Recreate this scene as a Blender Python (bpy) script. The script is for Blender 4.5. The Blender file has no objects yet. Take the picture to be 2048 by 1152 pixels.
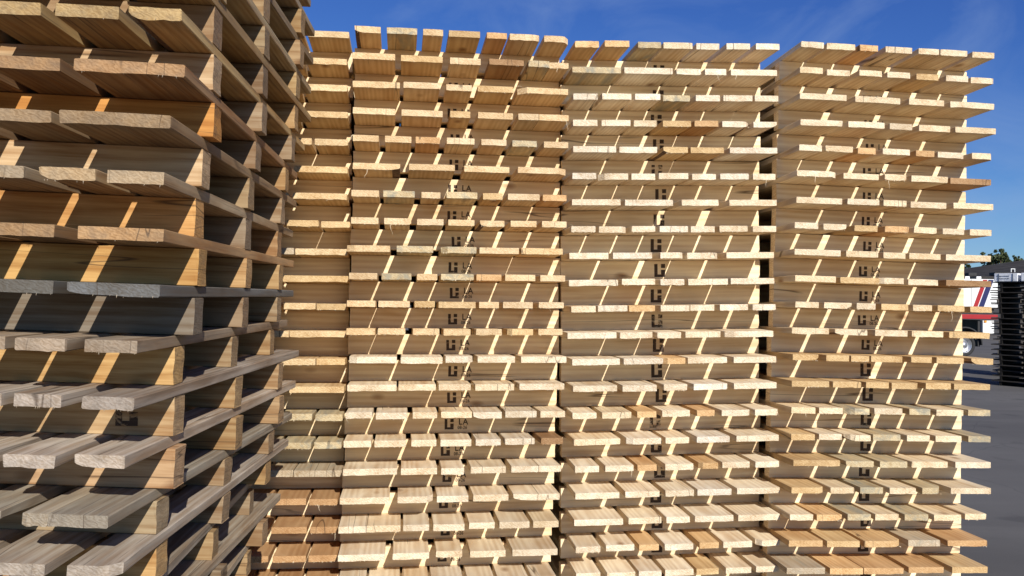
import bpy, bmesh, math, random
from mathutils import Vector, Matrix

SC = bpy.context.scene
COL = SC.collection

# ---------------------------------------------------------------- camera
FPX, CX, CY = 1500.0, 1024.0, 576.0          # photograph geometry (2048 x 1152)
EYE = Vector((0.0, 0.0, 1.55))
ROLL, PITCH = 0.016, math.atan(32.0 / 1500.0)
fwd = Vector((0, math.cos(PITCH), math.sin(PITCH)))
up0 = Vector((0, -math.sin(PITCH), math.cos(PITCH)))
rt = Vector((1, 0, 0)) * math.cos(ROLL) + up0 * math.sin(ROLL)
up = up0 * math.cos(ROLL) - Vector((1, 0, 0)) * math.sin(ROLL)
cam = bpy.data.cameras.new('camera')
cam.sensor_width = 36.0
cam.lens = 36.0 * FPX / 2048.0
cam.clip_start, cam.clip_end = 0.05, 3000.0
camo = bpy.data.objects.new('camera', cam)
COL.objects.link(camo)
camo.matrix_world = Matrix(((rt.x, up.x, -fwd.x, EYE.x), (rt.y, up.y, -fwd.y, EYE.y), (rt.z, up.z, -fwd.z, EYE.z), (0, 0, 0, 1)))
SC.camera = camo

# ---------------------------------------------------------------- sun and sky
SUN = Vector((0.62, -1.64, 1.0)).normalized()       # direction towards the sun
ELEV = math.asin(SUN.z)
AZ = math.atan2(SUN.x, SUN.y)
sl = bpy.data.lights.new('sun', 'SUN')
sl.energy = 5.0
sl.angle = math.radians(0.5)
sl.color = (1.0, 0.952, 0.87)
so = bpy.data.objects.new('sun', sl)
so.rotation_mode = 'QUATERNION'
so.rotation_quaternion = SUN.to_track_quat('Z', 'Y')
so.location = (6, -8, 12)
COL.objects.link(so)

SKY_GAIN = 1.0
W = bpy.data.worlds.new('World')
SC.world = W
W.use_nodes = True
wn, wl = W.node_tree.nodes, W.node_tree.links
wn.clear()
wo = wn.new('ShaderNodeOutputWorld')
bg = wn.new('ShaderNodeBackground')
sky = wn.new('ShaderNodeTexSky')
sky.sky_type = 'NISHITA'
sky.sun_disc = False
sky.sun_elevation = ELEV
sky.sun_rotation = AZ
sky.air_density = 1.0
sky.dust_density = 0.0
sky.ozone_density = 2.0
bg.inputs['Strength'].default_value = 0.10
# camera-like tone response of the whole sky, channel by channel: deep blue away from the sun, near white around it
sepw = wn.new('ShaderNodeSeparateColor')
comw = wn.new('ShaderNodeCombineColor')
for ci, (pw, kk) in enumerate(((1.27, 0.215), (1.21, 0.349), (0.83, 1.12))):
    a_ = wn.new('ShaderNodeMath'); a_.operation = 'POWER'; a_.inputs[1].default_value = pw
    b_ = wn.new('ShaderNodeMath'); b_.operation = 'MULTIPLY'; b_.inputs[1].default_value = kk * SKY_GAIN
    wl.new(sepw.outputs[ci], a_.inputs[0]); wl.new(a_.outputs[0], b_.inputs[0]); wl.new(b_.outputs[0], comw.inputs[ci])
tcw = wn.new('ShaderNodeTexCoord')
mpw = wn.new('ShaderNodeMapping')
mpw.inputs['Rotation'].default_value = (0.3, 0.5, 0.4)
mpw.inputs['Scale'].default_value = (2.2, 1.4, 3.4)
nzw = wn.new('ShaderNodeTexNoise')
nzw.inputs['Scale'].default_value = 2.1
nzw.inputs['Detail'].default_value = 7.0
nzw.inputs['Roughness'].default_value = 0.55
nzw.inputs['Distortion'].default_value = 0.7
crw = wn.new('ShaderNodeValToRGB')
crw.color_ramp.elements[0].position = 0.50
crw.color_ramp.elements[1].position = 0.86
crw.color_ramp.elements[1].color = (0.52, 0.52, 0.52, 1)
mxw = wn.new('ShaderNodeMix')
mxw.data_type = 'RGBA'
mxw.inputs[7].default_value = (2.6, 3.6, 5.6, 1)
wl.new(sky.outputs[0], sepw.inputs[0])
wl.new(tcw.outputs['Generated'], mpw.inputs[0])
wl.new(mpw.outputs[0], nzw.inputs['Vector'])
wl.new(nzw.outputs['Fac'], crw.inputs[0])
wl.new(crw.outputs[0], mxw.inputs[0])
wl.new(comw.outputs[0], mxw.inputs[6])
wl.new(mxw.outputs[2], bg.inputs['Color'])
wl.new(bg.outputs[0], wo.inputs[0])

SC.view_settings.view_transform = 'Standard'
SC.view_settings.look = 'None'
SC.view_settings.exposure = 0.30
SC.view_settings.gamma = 1.0
SC.view_settings.use_curve_mapping = False
SC.cycles.max_bounces = 8
SC.cycles.diffuse_bounces = 5

# ---------------------------------------------------------------- helpers
def pixel_ray(px, py):
    return (fwd + rt * ((px - CX) / FPX) - up * ((py - CY) / FPX))

def at(px, py, Y):
    """world point seen at photograph pixel px, py at depth Y (metres along +y)"""
    d = pixel_ray(px, py)
    return EYE + d * (Y / d.y)

def mesh_obj(name, verts, faces, mats, parent=None, midx=None, smooth=False):
    me = bpy.data.meshes.new(name)
    me.from_pydata([tuple(v) for v in verts], [], faces)
    for m in mats:
        me.materials.append(m)
    if midx:
        me.polygons.foreach_set('material_index', midx)
    if smooth:
        me.polygons.foreach_set('use_smooth', [True] * len(me.polygons))
    me.update()
    o = bpy.data.objects.new(name, me)
    COL.objects.link(o)
    if parent:
        o.parent = parent
    return o

def empty(name, M, label, cat, group=None):
    o = bpy.data.objects.new(name, None)
    o.empty_display_size = 0.1
    COL.objects.link(o)
    o.matrix_world = M
    o['label'] = label
    o['category'] = cat
    if group:
        o['group'] = group
    return o

def box_bm(bm, x0, x1, y0, y1, z0, z1, bev=0.0):
    ge = bmesh.ops.create_cube(bm, size=1.0)
    vs = ge['verts']
    for v in vs:
        v.co = Vector(((x0 + x1) / 2 + v.co.x * (x1 - x0), (y0 + y1) / 2 + v.co.y * (y1 - y0), (z0 + z1) / 2 + v.co.z * (z1 - z0)))
    if bev > 0:
        es = list({e for v in vs for e in v.link_edges})
        bmesh.ops.bevel(bm, geom=es, offset=bev, segments=2, profile=0.6, affect='EDGES')
    return vs

def bm_obj(name, bm, mat, parent=None, smooth=False):
    me = bpy.data.meshes.new(name)
    bm.to_mesh(me)
    bm.free()
    for m in (mat if isinstance(mat, (list, tuple)) else [mat]):
        me.materials.append(m)
    if smooth:
        me.polygons.foreach_set('use_smooth', [True] * len(me.polygons))
    o = bpy.data.objects.new(name, me)
    COL.objects.link(o)
    if parent:
        o.parent = parent
    return o

# ---------------------------------------------------------------- materials
class NT:
    def __init__(s, name):
        s.m = bpy.data.materials.new(name)
        s.m.use_nodes = True
        s.n, s.l = s.m.node_tree.nodes, s.m.node_tree.links
        s.n.clear()
        s.out = s.n.new('ShaderNodeOutputMaterial')
        s.b = s.n.new('ShaderNodeBsdfPrincipled')
        s.l.new(s.b.outputs[0], s.out.inputs[0])
    def node(s, t, **kw):
        n = s.n.new(t)
        for k, v in kw.items():
            setattr(n, k, v)
        return n
    def put(s, sock, v):
        if hasattr(v, 'is_linked') or isinstance(v, bpy.types.NodeSocket):
            s.l.new(v, sock)
        else:
            sock.default_value = v
    def math(s, op, a, b=0.0, c=None):
        n = s.node('ShaderNodeMath', operation=op)
        s.put(n.inputs[0], a); s.put(n.inputs[1], b)
        if c is not None:
            s.put(n.inputs[2], c)
        return n.outputs[0]
    def mix(s, f, a, b, blend='MIX'):
        n = s.node('ShaderNodeMix', data_type='RGBA', blend_type=blend)
        s.put(n.inputs[0], f); s.put(n.inputs[6], a); s.put(n.inputs[7], b)
        return n.outputs[2]
    def noise(s, vec, scale, detail=3.0, rough=0.55, dist=0.0):
        n = s.node('ShaderNodeTexNoise')
        s.put(n.inputs['Vector'], vec)
        n.inputs['Scale'].default_value = scale
        n.inputs['Detail'].default_value = detail
        n.inputs['Roughness'].default_value = rough
        n.inputs['Distortion'].default_value = dist
        return n.outputs['Fac']
    def ramp(s, fac, p0, p1, c0=(0, 0, 0, 1), c1=(1, 1, 1, 1)):
        n = s.node('ShaderNodeValToRGB')
        e = n.color_ramp.elements
        e[0].position, e[1].position = p0, p1
        e[0].color, e[1].color = c0, c1
        s.put(n.inputs[0], fac)
        return n.outputs[0]
    def mapping(s, vec, scale=(1, 1, 1), loc=(0, 0, 0)):
        n = s.node('ShaderNodeMapping')
        s.put(n.inputs[0], vec)
        n.inputs['Scale'].default_value = scale
        n.inputs['Location'].default_value = loc
        return n.outputs[0]

def wood(name, axis, grain=0.20, ring=0.16, bump=0.25, end=False, old=False, knots=True):
    """sawn wood whose base colour is the object's own colour; alpha 1 = clean, 0 = stained"""
    t = NT(name)
    oi = t.node('ShaderNodeObjectInfo')
    tc = t.node('ShaderNodeTexCoord')
    off = t.node('ShaderNodeVectorMath', operation='SCALE')
    off.inputs[0].default_value = (31.7, 57.3, 13.9)
    t.l.new(oi.outputs['Random'], off.inputs['Scale'])
    ad = t.node('ShaderNodeVectorMath', operation='ADD')
    t.l.new(tc.outputs['Object'], ad.inputs[0])
    t.l.new(off.outputs[0], ad.inputs[1])
    P = ad.outputs[0]
    base = oi.outputs['Color']
    if end:
        # cut end: growth rings seen end on, oblique saw marks, fuzzy fibres
        f1 = t.noise(t.mapping(P, (95, 95, 150)), 1.0, 4.0, 0.7)
        f2 = t.noise(t.mapping(P, (9, 3, 14)), 1.0, 2.0, 0.5, 0.6)
        wv = t.node('ShaderNodeTexWave', wave_type='BANDS', bands_direction='DIAGONAL')
        t.l.new(t.mapping(P, (1.0, 0.2, 1.5)), wv.inputs['Vector'])
        wv.inputs['Scale'].default_value = 44.0
        wv.inputs['Distortion'].default_value = 9.0
        wv.inputs['Detail'].default_value = 2.5
        wv.inputs['Detail Scale'].default_value = 1.5
        g = t.math('MULTIPLY_ADD', wv.outputs['Fac'], 0.13, t.math('MULTIPLY', f1, 0.62))
        g = t.math('MULTIPLY_ADD', f2, 0.45, g)
        dark = t.mix(1.0, base, (0.60, 0.52, 0.43, 1) if old else (0.60, 0.48, 0.36, 1), 'MULTIPLY')
        light = t.mix(1.0, base, (1.10, 1.12, 1.16, 1), 'MULTIPLY')
        col = t.mix(t.ramp(g, 0.38, 0.80), dark, light)
    else:
        if axis == 'Y':
            s1, s2, s3 = (120, 4, 120), (9, 2.4, 9), (1, 0.10, 1)
        else:
            s1, s2, s3 = ((7, 120, 210), (2.6, 14, 20), (0.10, 1, 1)) if old or grain >= 0.4 else ((3, 120, 150), (1.6, 10, 16), (0.10, 1, 1))
        f1 = t.noise(t.mapping(P, s1), 1.0, 3.0, 0.6)
        wv = t.node('ShaderNodeTexWave', wave_type='RINGS', rings_direction='Y' if axis == 'Y' else 'X')
        so_ = t.node('ShaderNodeVectorMath', operation='SCALE')
        so_.inputs[0].default_value = (0.11, 3.0, 0.07) if axis == 'Y' else (3.0, 0.07, 0.13)
        t.l.new(t.math('FRACT', t.math('MULTIPLY', oi.outputs['Random'], 37.0)), so_.inputs['Scale'])
        sa_ = t.node('ShaderNodeVectorMath', operation='ADD')
        t.l.new(tc.outputs['Object'], sa_.inputs[0]); t.l.new(so_.outputs[0], sa_.inputs[1])
        t.l.new(t.mapping(sa_.outputs[0], s3, (-0.03, 0.0, 0.02) if axis == 'Y' else (0, 0.03, -0.06)), wv.inputs['Vector'])
        wv.inputs['Scale'].default_value = 17.0
        wv.inputs['Distortion'].default_value = 5.0
        wv.inputs['Detail'].default_value = 2.0
        wv.inputs['Detail Scale'].default_value = 0.7
        f2 = t.noise(t.mapping(P, s2), 1.0, 3.0, 0.55, 0.8)
        g = t.math('MULTIPLY_ADD', wv.outputs['Fac'], ring, t.math('MULTIPLY', f1, grain))
        g = t.math('MULTIPLY_ADD', f2, 0.55, g)
        dark = t.mix(1.0, base, (0.66, 0.54, 0.43, 1), 'MULTIPLY')
        light = t.mix(1.0, base, (1.07, 1.09, 1.10, 1), 'MULTIPLY')
        mid, half = 0.5 * (grain + ring + 0.55), (0.13 if old or grain >= 0.4 else 0.18)
        col = t.mix(t.ramp(g, mid - half, mid + half), dark, light)
        if knots:
            vo = t.node('ShaderNodeTexVoronoi', feature='F1')
            t.l.new(t.mapping(P, (6.0, 3.4, 6.0) if axis == 'Y' else (3.4, 6.0, 7.0)), vo.inputs['Vector'])
            vo.inputs['Scale'].default_value = 1.0
            kn = t.ramp(vo.outputs['Distance'], 0.035, 0.14, (1, 1, 1, 1), (0, 0, 0, 1))
            sp = t.node('ShaderNodeSeparateColor')
            t.l.new(vo.outputs['Color'], sp.inputs[0])
            gate = t.math('GREATER_THAN', sp.outputs[0], 0.48)
            col = t.mix(t.math('MULTIPLY', t.math('MULTIPLY', kn, gate), 0.75), col, t.mix(1.0, base, (0.30, 0.17, 0.10, 1), 'MULTIPLY'))
    # drying checks that run with the grain, on some pieces only
    ck = t.noise(t.mapping(P, (11, 0.5, 1.5) if axis == 'Y' else (0.5, 1.5, 13)), 1.0, 2.0, 0.5)
    cg = t.noise(t.mapping(P, (5, 1.6, 1) if axis == 'Y' else (1.6, 1, 5)), 1.0, 1.0)
    ck = t.ramp(t.math('ABSOLUTE', t.math('SUBTRACT', ck, 0.5)), 0.002, 0.007, (1, 1, 1, 1), (0, 0, 0, 1))
    col = t.mix(t.math('MULTIPLY', t.math('MULTIPLY', ck, t.ramp(cg, 0.54, 0.60)), 0.8), col, (0.06, 0.035, 0.02, 1))
    # blue stain and grey mould, more of it where alpha is low
    st = t.math('SUBTRACT', 1.0, oi.outputs['Alpha'])
    n3 = t.noise(t.mapping(P, (16, 3.2, 22) if axis == 'Y' else (3.2, 16, 16)), 1.0, 4.0, 0.62, 1.0)
    n3b = t.math('ADD', n3, t.math('MULTIPLY_ADD', st, 0.55, -0.36))
    sf = t.math('MULTIPLY', t.ramp(n3b, 0.42, 0.62), t.math('MINIMUM', t.math('MULTIPLY', st, 1.6), 0.85))
    col = t.mix(sf, col, (0.25, 0.24, 0.19, 1))
    if old:
        n4 = t.noise(t.mapping(P, (26, 4, 40) if axis == 'Y' else (4, 26, 40)), 1.0, 5.0, 0.65, 0.5)
        col = t.mix(t.ramp(n4, 0.40, 0.75, (0, 0, 0, 1), (0.5, 0.5, 0.5, 1)), col, (0.10, 0.085, 0.07, 1))
        # fine checks along the grain
        n5 = t.noise(t.mapping(P, (170, 3, 170) if axis == 'Y' else (3, 170, 170)), 1.0, 2.0, 0.5)
        if not end:
            col = t.mix(t.ramp(n5, 0.60, 0.70, (0, 0, 0, 1), (0.55, 0.55, 0.55, 1)), col, (0.07, 0.05, 0.04, 1))
    t.put(t.b.inputs['Base Color'], col)
    t.b.inputs['Roughness'].default_value = 0.78
    t.b.inputs['Specular IOR Level'].default_value = 0.22
    bp = t.node('ShaderNodeBump')
    bp.inputs['Strength'].default_value = bump
    bp.inputs['Distance'].default_value = 0.0025 if end else 0.0012
    t.put(bp.inputs['Height'], g)
    t.l.new(bp.outputs[0], t.b.inputs['Normal'])
    return t.m

M_FACE = wood('sawn_board', 'Y', grain=0.12, ring=0.12)
M_END = wood('sawn_end', 'Y', end=True, bump=0.7)
M_STR = wood('sawn_beam', 'X', grain=0.18, ring=0.10, bump=0.25)
M_STREND = wood('sawn_beam_end', 'X', end=True, bump=0.6)
M_OFACE = wood('weathered_board', 'Y', grain=0.30, ring=0.12, bump=0.5, old=True)
M_OEND = wood('weathered_end', 'Y', end=True, bump=0.9, old=True)
M_OSTR = wood('weathered_beam', 'X', grain=0.40, ring=0.12, bump=0.6)
M_OSTREND = wood('weathered_beam_end', 'X', end=True, bump=0.9, old=True)

def plain(name, col, rough=0.6, var=0.0, scale=3.0, metal=0.0, bump=0.0, spec=0.4):
    t = NT(name)
    tc = t.node('ShaderNodeTexCoord')
    n = t.noise(tc.outputs['Object'], scale, 5.0, 0.6)
    lo = tuple(c * (1 - var) for c in col) + (1,)
    hi = tuple(min(1, c * (1 + var)) for c in col) + (1,)
    t.put(t.b.inputs['Base Color'], t.ramp(n, 0.3, 0.7, lo, hi))
    t.b.inputs['Roughness'].default_value = rough
    t.b.inputs['Metallic'].default_value = metal
    t.b.inputs['Specular IOR Level'].default_value = spec
    if bump:
        bp = t.node('ShaderNodeBump')
        bp.inputs['Strength'].default_value = bump
        bp.inputs['Distance'].default_value = 0.01
        t.put(bp.inputs['Height'], t.noise(tc.outputs['Object'], scale * 14, 4.0))
        t.l.new(bp.outputs[0], t.b.inputs['Normal'])
    return t.m

M_BARK = plain('bark', (0.16, 0.09, 0.05), 0.9, 0.5, 60.0, bump=0.8)
M_OFIBRE = plain('old_fibre', (0.30, 0.24, 0.17), 0.8, 0.15, 40.0)
M_FIBRE = plain('fibre', (0.66, 0.55, 0.38), 0.8, 0.15, 40.0)

def ink(name, fade):
    """stamp ink, worn away in streaks"""
    t = NT(name)
    tc = t.node('ShaderNodeTexCoord')
    oi = t.node('ShaderNodeObjectInfo')
    off = t.node('ShaderNodeVectorMath', operation='SCALE')
    off.inputs[0].default_value = (3.7, 0.0, 9.1)
    t.l.new(oi.outputs['Random'], off.inputs['Scale'])
    ad = t.node('ShaderNodeVectorMath', operation='ADD')
    t.l.new(tc.outputs['Object'], ad.inputs[0]); t.l.new(off.outputs[0], ad.inputs[1])
    n = t.noise(t.mapping(ad.outputs[0], (22, 1, 40)), 1.0, 4.0, 0.7, 0.6)
    t.b.inputs['Base Color'].default_value = (0.042, 0.022, 0.014, 1)
    t.b.inputs['Roughness'].default_value = 0.8
    t.put(t.b.inputs['Alpha'], t.ramp(n, fade - 0.06, fade + 0.04, (0.10, 0.10, 0.10, 1), (0.86, 0.86, 0.86, 1)))
    return t.m

M_INK = [ink('stamp_ink', 0.26), ink('stamp_ink_worn', 0.38), ink('stamp_ink_faded', 0.49)]
FIT = {}
FIT['A'] = dict(th=0.1475, al=-0.0182, q=[-1.2153, 3.3555, 2.7042, 0.0062, -0.0241, -0.0106, -0.014], rows=[[[296,470]],[[292,461]],[[279,463]],[[272,466]],[[227,316],[329,467]],[[243,467]],[[241,467]],[[218,350],[360,481]],[[149,249],[255,472]],[[206,478]],[[214,345],[350,473]],[[131,237],[242,474]],[[209,351],[355,474]],[[248,474]],[[213,345],[358,471]],[[225,346],[358,471]],[[166,275],[279,476]],[[199,334],[348,464]],[[198,342],[357,471]],[[210,344],[355,476]],[[216,322],[336,471]]])
FIT['B'] = dict(th=0.1475, al=-0.0182, q=[-0.2633, 3.4077, 2.7236, 0.0079, -0.0111, -0.0195, -0.0168], rows=[[[-457,-348],[-322,-194],[-168,-83],[-58,77],[107,195],[207,340],[361,474]],[[-464,-287],[-262,-85],[-53,80],[117,269],[289,382],[384,470]],[[-464,-267],[-251,-97],[-69,42],[67,223],[245,467]],[[-462,-286],[-259,-84],[-52,35],[68,221],[245,335],[337,468]],[[-461,-353],[-327,-216],[-198,-95],[-66,53],[83,192],[220,329],[359,468]],[[-460,-262],[-225,-30],[11,207],[243,461]],[[-463,-349],[-331,-199],[-171,-90],[-64,68],[93,178],[201,340],[356,462]],[[-462,-349],[-325,-218],[-187,-75],[-55,57],[80,187],[215,328],[351,460]],[[-477,-298],[-270,-117],[-82,69],[82,252],[263,447]],[[-465,-349],[-331,-206],[-182,-96],[-81,59],[71,179],[195,326],[349,459]],[[-470,-353],[-341,-210],[-190,-104],[-88,69],[85,170],[188,318],[343,453]],[[-469,-351],[-340,-225],[-194,-82],[-64,51],[74,185],[211,321],[346,453]],[[-454,-257],[-240,-65],[-52,65],[85,246],[273,472]],[[-457,-254],[-246,-90],[-77,59],[78,246],[269,467]],[[-459,-349],[-335,-204],[-182,-79],[-63,68],[72,195],[211,347],[363,471]],[[-461,-349],[-335,-206],[-183,-79],[-61,69],[88,195],[213,342],[371,467]],[[-459,-237],[-221,-71],[-53,43],[72,222],[246,364],[366,463]],[[-466,-264],[-230,-82],[-66,66],[87,237],[259,460]],[[-465,-352],[-350,-212],[-201,-93],[-76,55],[75,184],[205,334],[351,461]],[[-460,-270],[-238,-87],[-58,52],[85,236],[266,461]],[[-457,-345],[-334,-203],[-192,-84],[-72,61],[80,194],[209,340],[355,463]]])
FIT['C'] = dict(th=0.1252, al=0.0112, q=[0.694, 3.5015, 2.7286, 0.0246, -0.0166, -0.0108, 0.0033], rows=[[[-477,-370],[-346,-235],[-195,-88],[-76,58],[76,184],[216,326],[353,465]],[[-489,-271],[-256,-34],[-18,95],[113,212],[236,455]],[[-483,-374],[-356,-224],[-207,-93],[-77,47],[72,184],[201,336],[348,459]],[[-485,-376],[-357,-227],[-212,-109],[-78,51],[65,175],[195,332],[344,455]],[[-484,-293],[-275,-102],[-75,38],[50,206],[231,455]],[[-487,-380],[-363,-236],[-221,-113],[-97,38],[56,166],[188,321],[340,448]],[[-487,-271],[-251,-31],[9,180],[231,454]],[[-490,-382],[-366,-237],[-218,-111],[-94,37],[53,163],[184,317],[342,453]],[[-499,-326],[-303,-126],[-89,23],[37,192],[217,441]],[[-499,-280],[-262,-111],[-87,23],[39,223],[239,444]],[[-489,-381],[-370,-238],[-229,-111],[-88,43],[51,163],[188,319],[345,454]],[[-505,-287],[-272,-116],[-103,6],[26,188],[215,440]],[[-483,-270],[-254,-76],[-72,27],[41,222],[252,454]],[[-481,-285],[-258,-104],[-73,34],[66,222],[255,458]],[[-482,-375],[-352,-221],[-193,-107],[-78,49],[79,161],[192,322],[352,460]],[[-477,-270],[-238,-85],[-63,45],[79,231],[263,463]],[[-472,-365],[-338,-210],[-192,-105],[-67,61],[92,177],[199,327],[355,467]],[[-472,-276],[-247,-92],[-66,66],[82,239],[266,466]],[[-476,-259],[-234,-84],[-61,47],[69,247],[267,464]],[[-471,-361],[-334,-206],[-187,-98],[-71,59],[89,178],[199,334],[362,466]],[[-469,-361],[-332,-205],[-190,-87],[-67,63],[76,179],[212,329],[353,464]]])
FIT['D'] = dict(th=0.1018, al=-0.0083, q=[1.7285, 3.5744, 2.7446, -0.0113, -0.003, -0.0115, 0.0022], rows=[[[-485,-377],[-361,-228],[-209,-120],[-83,44],[75,173],[179,310],[339,446]],[[-486,-379],[-355,-247],[-210,-102],[-74,35],[68,174],[210,316],[337,447]],[[-483,-266],[-223,-7],[31,203],[237,453]],[[-478,-283],[-252,-81],[-55,53],[84,234],[261,456]],[[-482,-375],[-359,-229],[-205,-121],[-88,43],[76,165],[183,308],[343,451]],[[-489,-296],[-269,-99],[-74,29],[50,224],[247,446]],[[-484,-270],[-249,-97],[-79,31],[55,227],[256,447]],[[-496,-386],[-358,-251],[-209,-101],[-68,42],[67,175],[212,317],[341,447]],[[-490,-273],[-247,-96],[-74,32],[53,206],[225,445]],[[-485,-295],[-275,-89],[-83,27],[49,202],[231,449]],[[-482,-373],[-350,-222],[-195,-106],[-77,52],[77,168],[192,320],[349,455]],[[-495,-321],[-293,-138],[-107,48],[70,222],[251,451]],[[-487,-357],[-333,-225],[-215,-129],[-123,25],[69,169],[192,322],[352,459]],[[-489,-316],[-300,-167],[-145,-38],[-19,115],[144,265],[282,455]],[[-487,-376],[-360,-250],[-227,-122],[-95,36],[71,170],[196,324],[347,454]],[[-484,-373],[-355,-248],[-226,-118],[-98,32],[57,167],[190,315],[349,456]],[[-473,-256],[-229,-99],[-71,59],[82,256],[290,462]],[[-481,-326],[-296,-186],[-156,-50],[-21,103],[132,240],[271,464]],[[-484,-377],[-364,-247],[-216,-107],[-86,24],[51,163],[188,319],[345,449]],[[-484,-329],[-309,-157],[-135,45],[75,224],[260,450]],[[-494,-317],[-299,-147],[-137,49],[77,243],[279,452]]])
FIT['N'] = dict(th=0.1034, al=0.0090, q=[-1.2527, 1.7448, -0.0199, -0.013, 2.1711, 2.0559, 1.9453, 1.8263, 1.7064, 1.5896, 1.4724, 1.3536, 1.2331, 1.1095, 1.003, 0.0523, 0.0518, 0.0272, 0.0135, 0.0251, 0.0164, -0.0246, -0.0249, -0.0216, -0.0609, -0.0543], rows=[[[41,181],[209,337],[362,471]],[[82,224],[254,477]],[[91,234],[255,478]],[[54,197],[225,338],[361,477]],[[114,249],[294,468]],[[125,259],[292,476]],[[110,204],[225,327],[367,473]],[[101,198],[217,315],[362,469]],[[91,181],[208,312],[346,450]],[[132,232],[279,332],[332,458]],[[179,319],[364,467]]])

# ---------------------------------------------------------------- pallet pieces
PITCH_Z, BT = 0.117, 0.0275            # pallet pitch in a stack, deck board thickness
OVER = 0.19                            # deck overhang in front of the first stringer

def splinters(V, F, MI, rng, w, y0, zb, n, lmax):
    for _ in range(n):
        x = rng.uniform(-w / 2 + 0.004, w / 2 - 0.004)
        b = rng.uniform(0.0006, 0.0014)
        L = rng.uniform(0.3, 1.0) ** 1.8 * lmax
        dx = rng.uniform(-0.6, 0.6) * L
        i = len(V)
        V += [(x - b, y0, zb + 0.002), (x + b, y0, zb + 0.002), (x, y0 + 2 * b, zb + 0.002),
              (x + dx, y0 - rng.uniform(-0.001, 0.006), zb - L)]
        F += [(i, i + 1, i + 3), (i + 1, i + 2, i + 3), (i + 2, i, i + 3)]
        MI += [3, 3, 3]

def curl(V, F, MI, rng, p, L):
    """one long torn fibre"""
    a = rng.uniform(0, 6.28)
    pts = [Vector(p)]
    d = Vector((math.cos(a) * 0.7, -0.25, rng.choice((-1, -1, 1)) * abs(math.sin(a)) - 0.1)).normalized()
    for k in range(6):
        d = (d + Vector((rng.uniform(-.5, .5), rng.uniform(-.2, .1), rng.uniform(-.6, .3)))).normalized()
        pts.append(pts[-1] + d * L / 6)
    i = len(V)
    for k, q in enumerate(pts):
        r = 0.0009 * (1 - k / 8)
        V += [tuple(q + Vector((r, 0, 0))), tuple(q + Vector((-r, 0, r))), tuple(q + Vector((-r * .4, r, -r)))]
    for k in range(6):
        for j in range(3):
            a0, a1 = i + 3 * k + j, i + 3 * k + (j + 1) % 3
            F.append((a0, a1, a1 + 3, a0 + 3)); MI.append(3)

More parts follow.
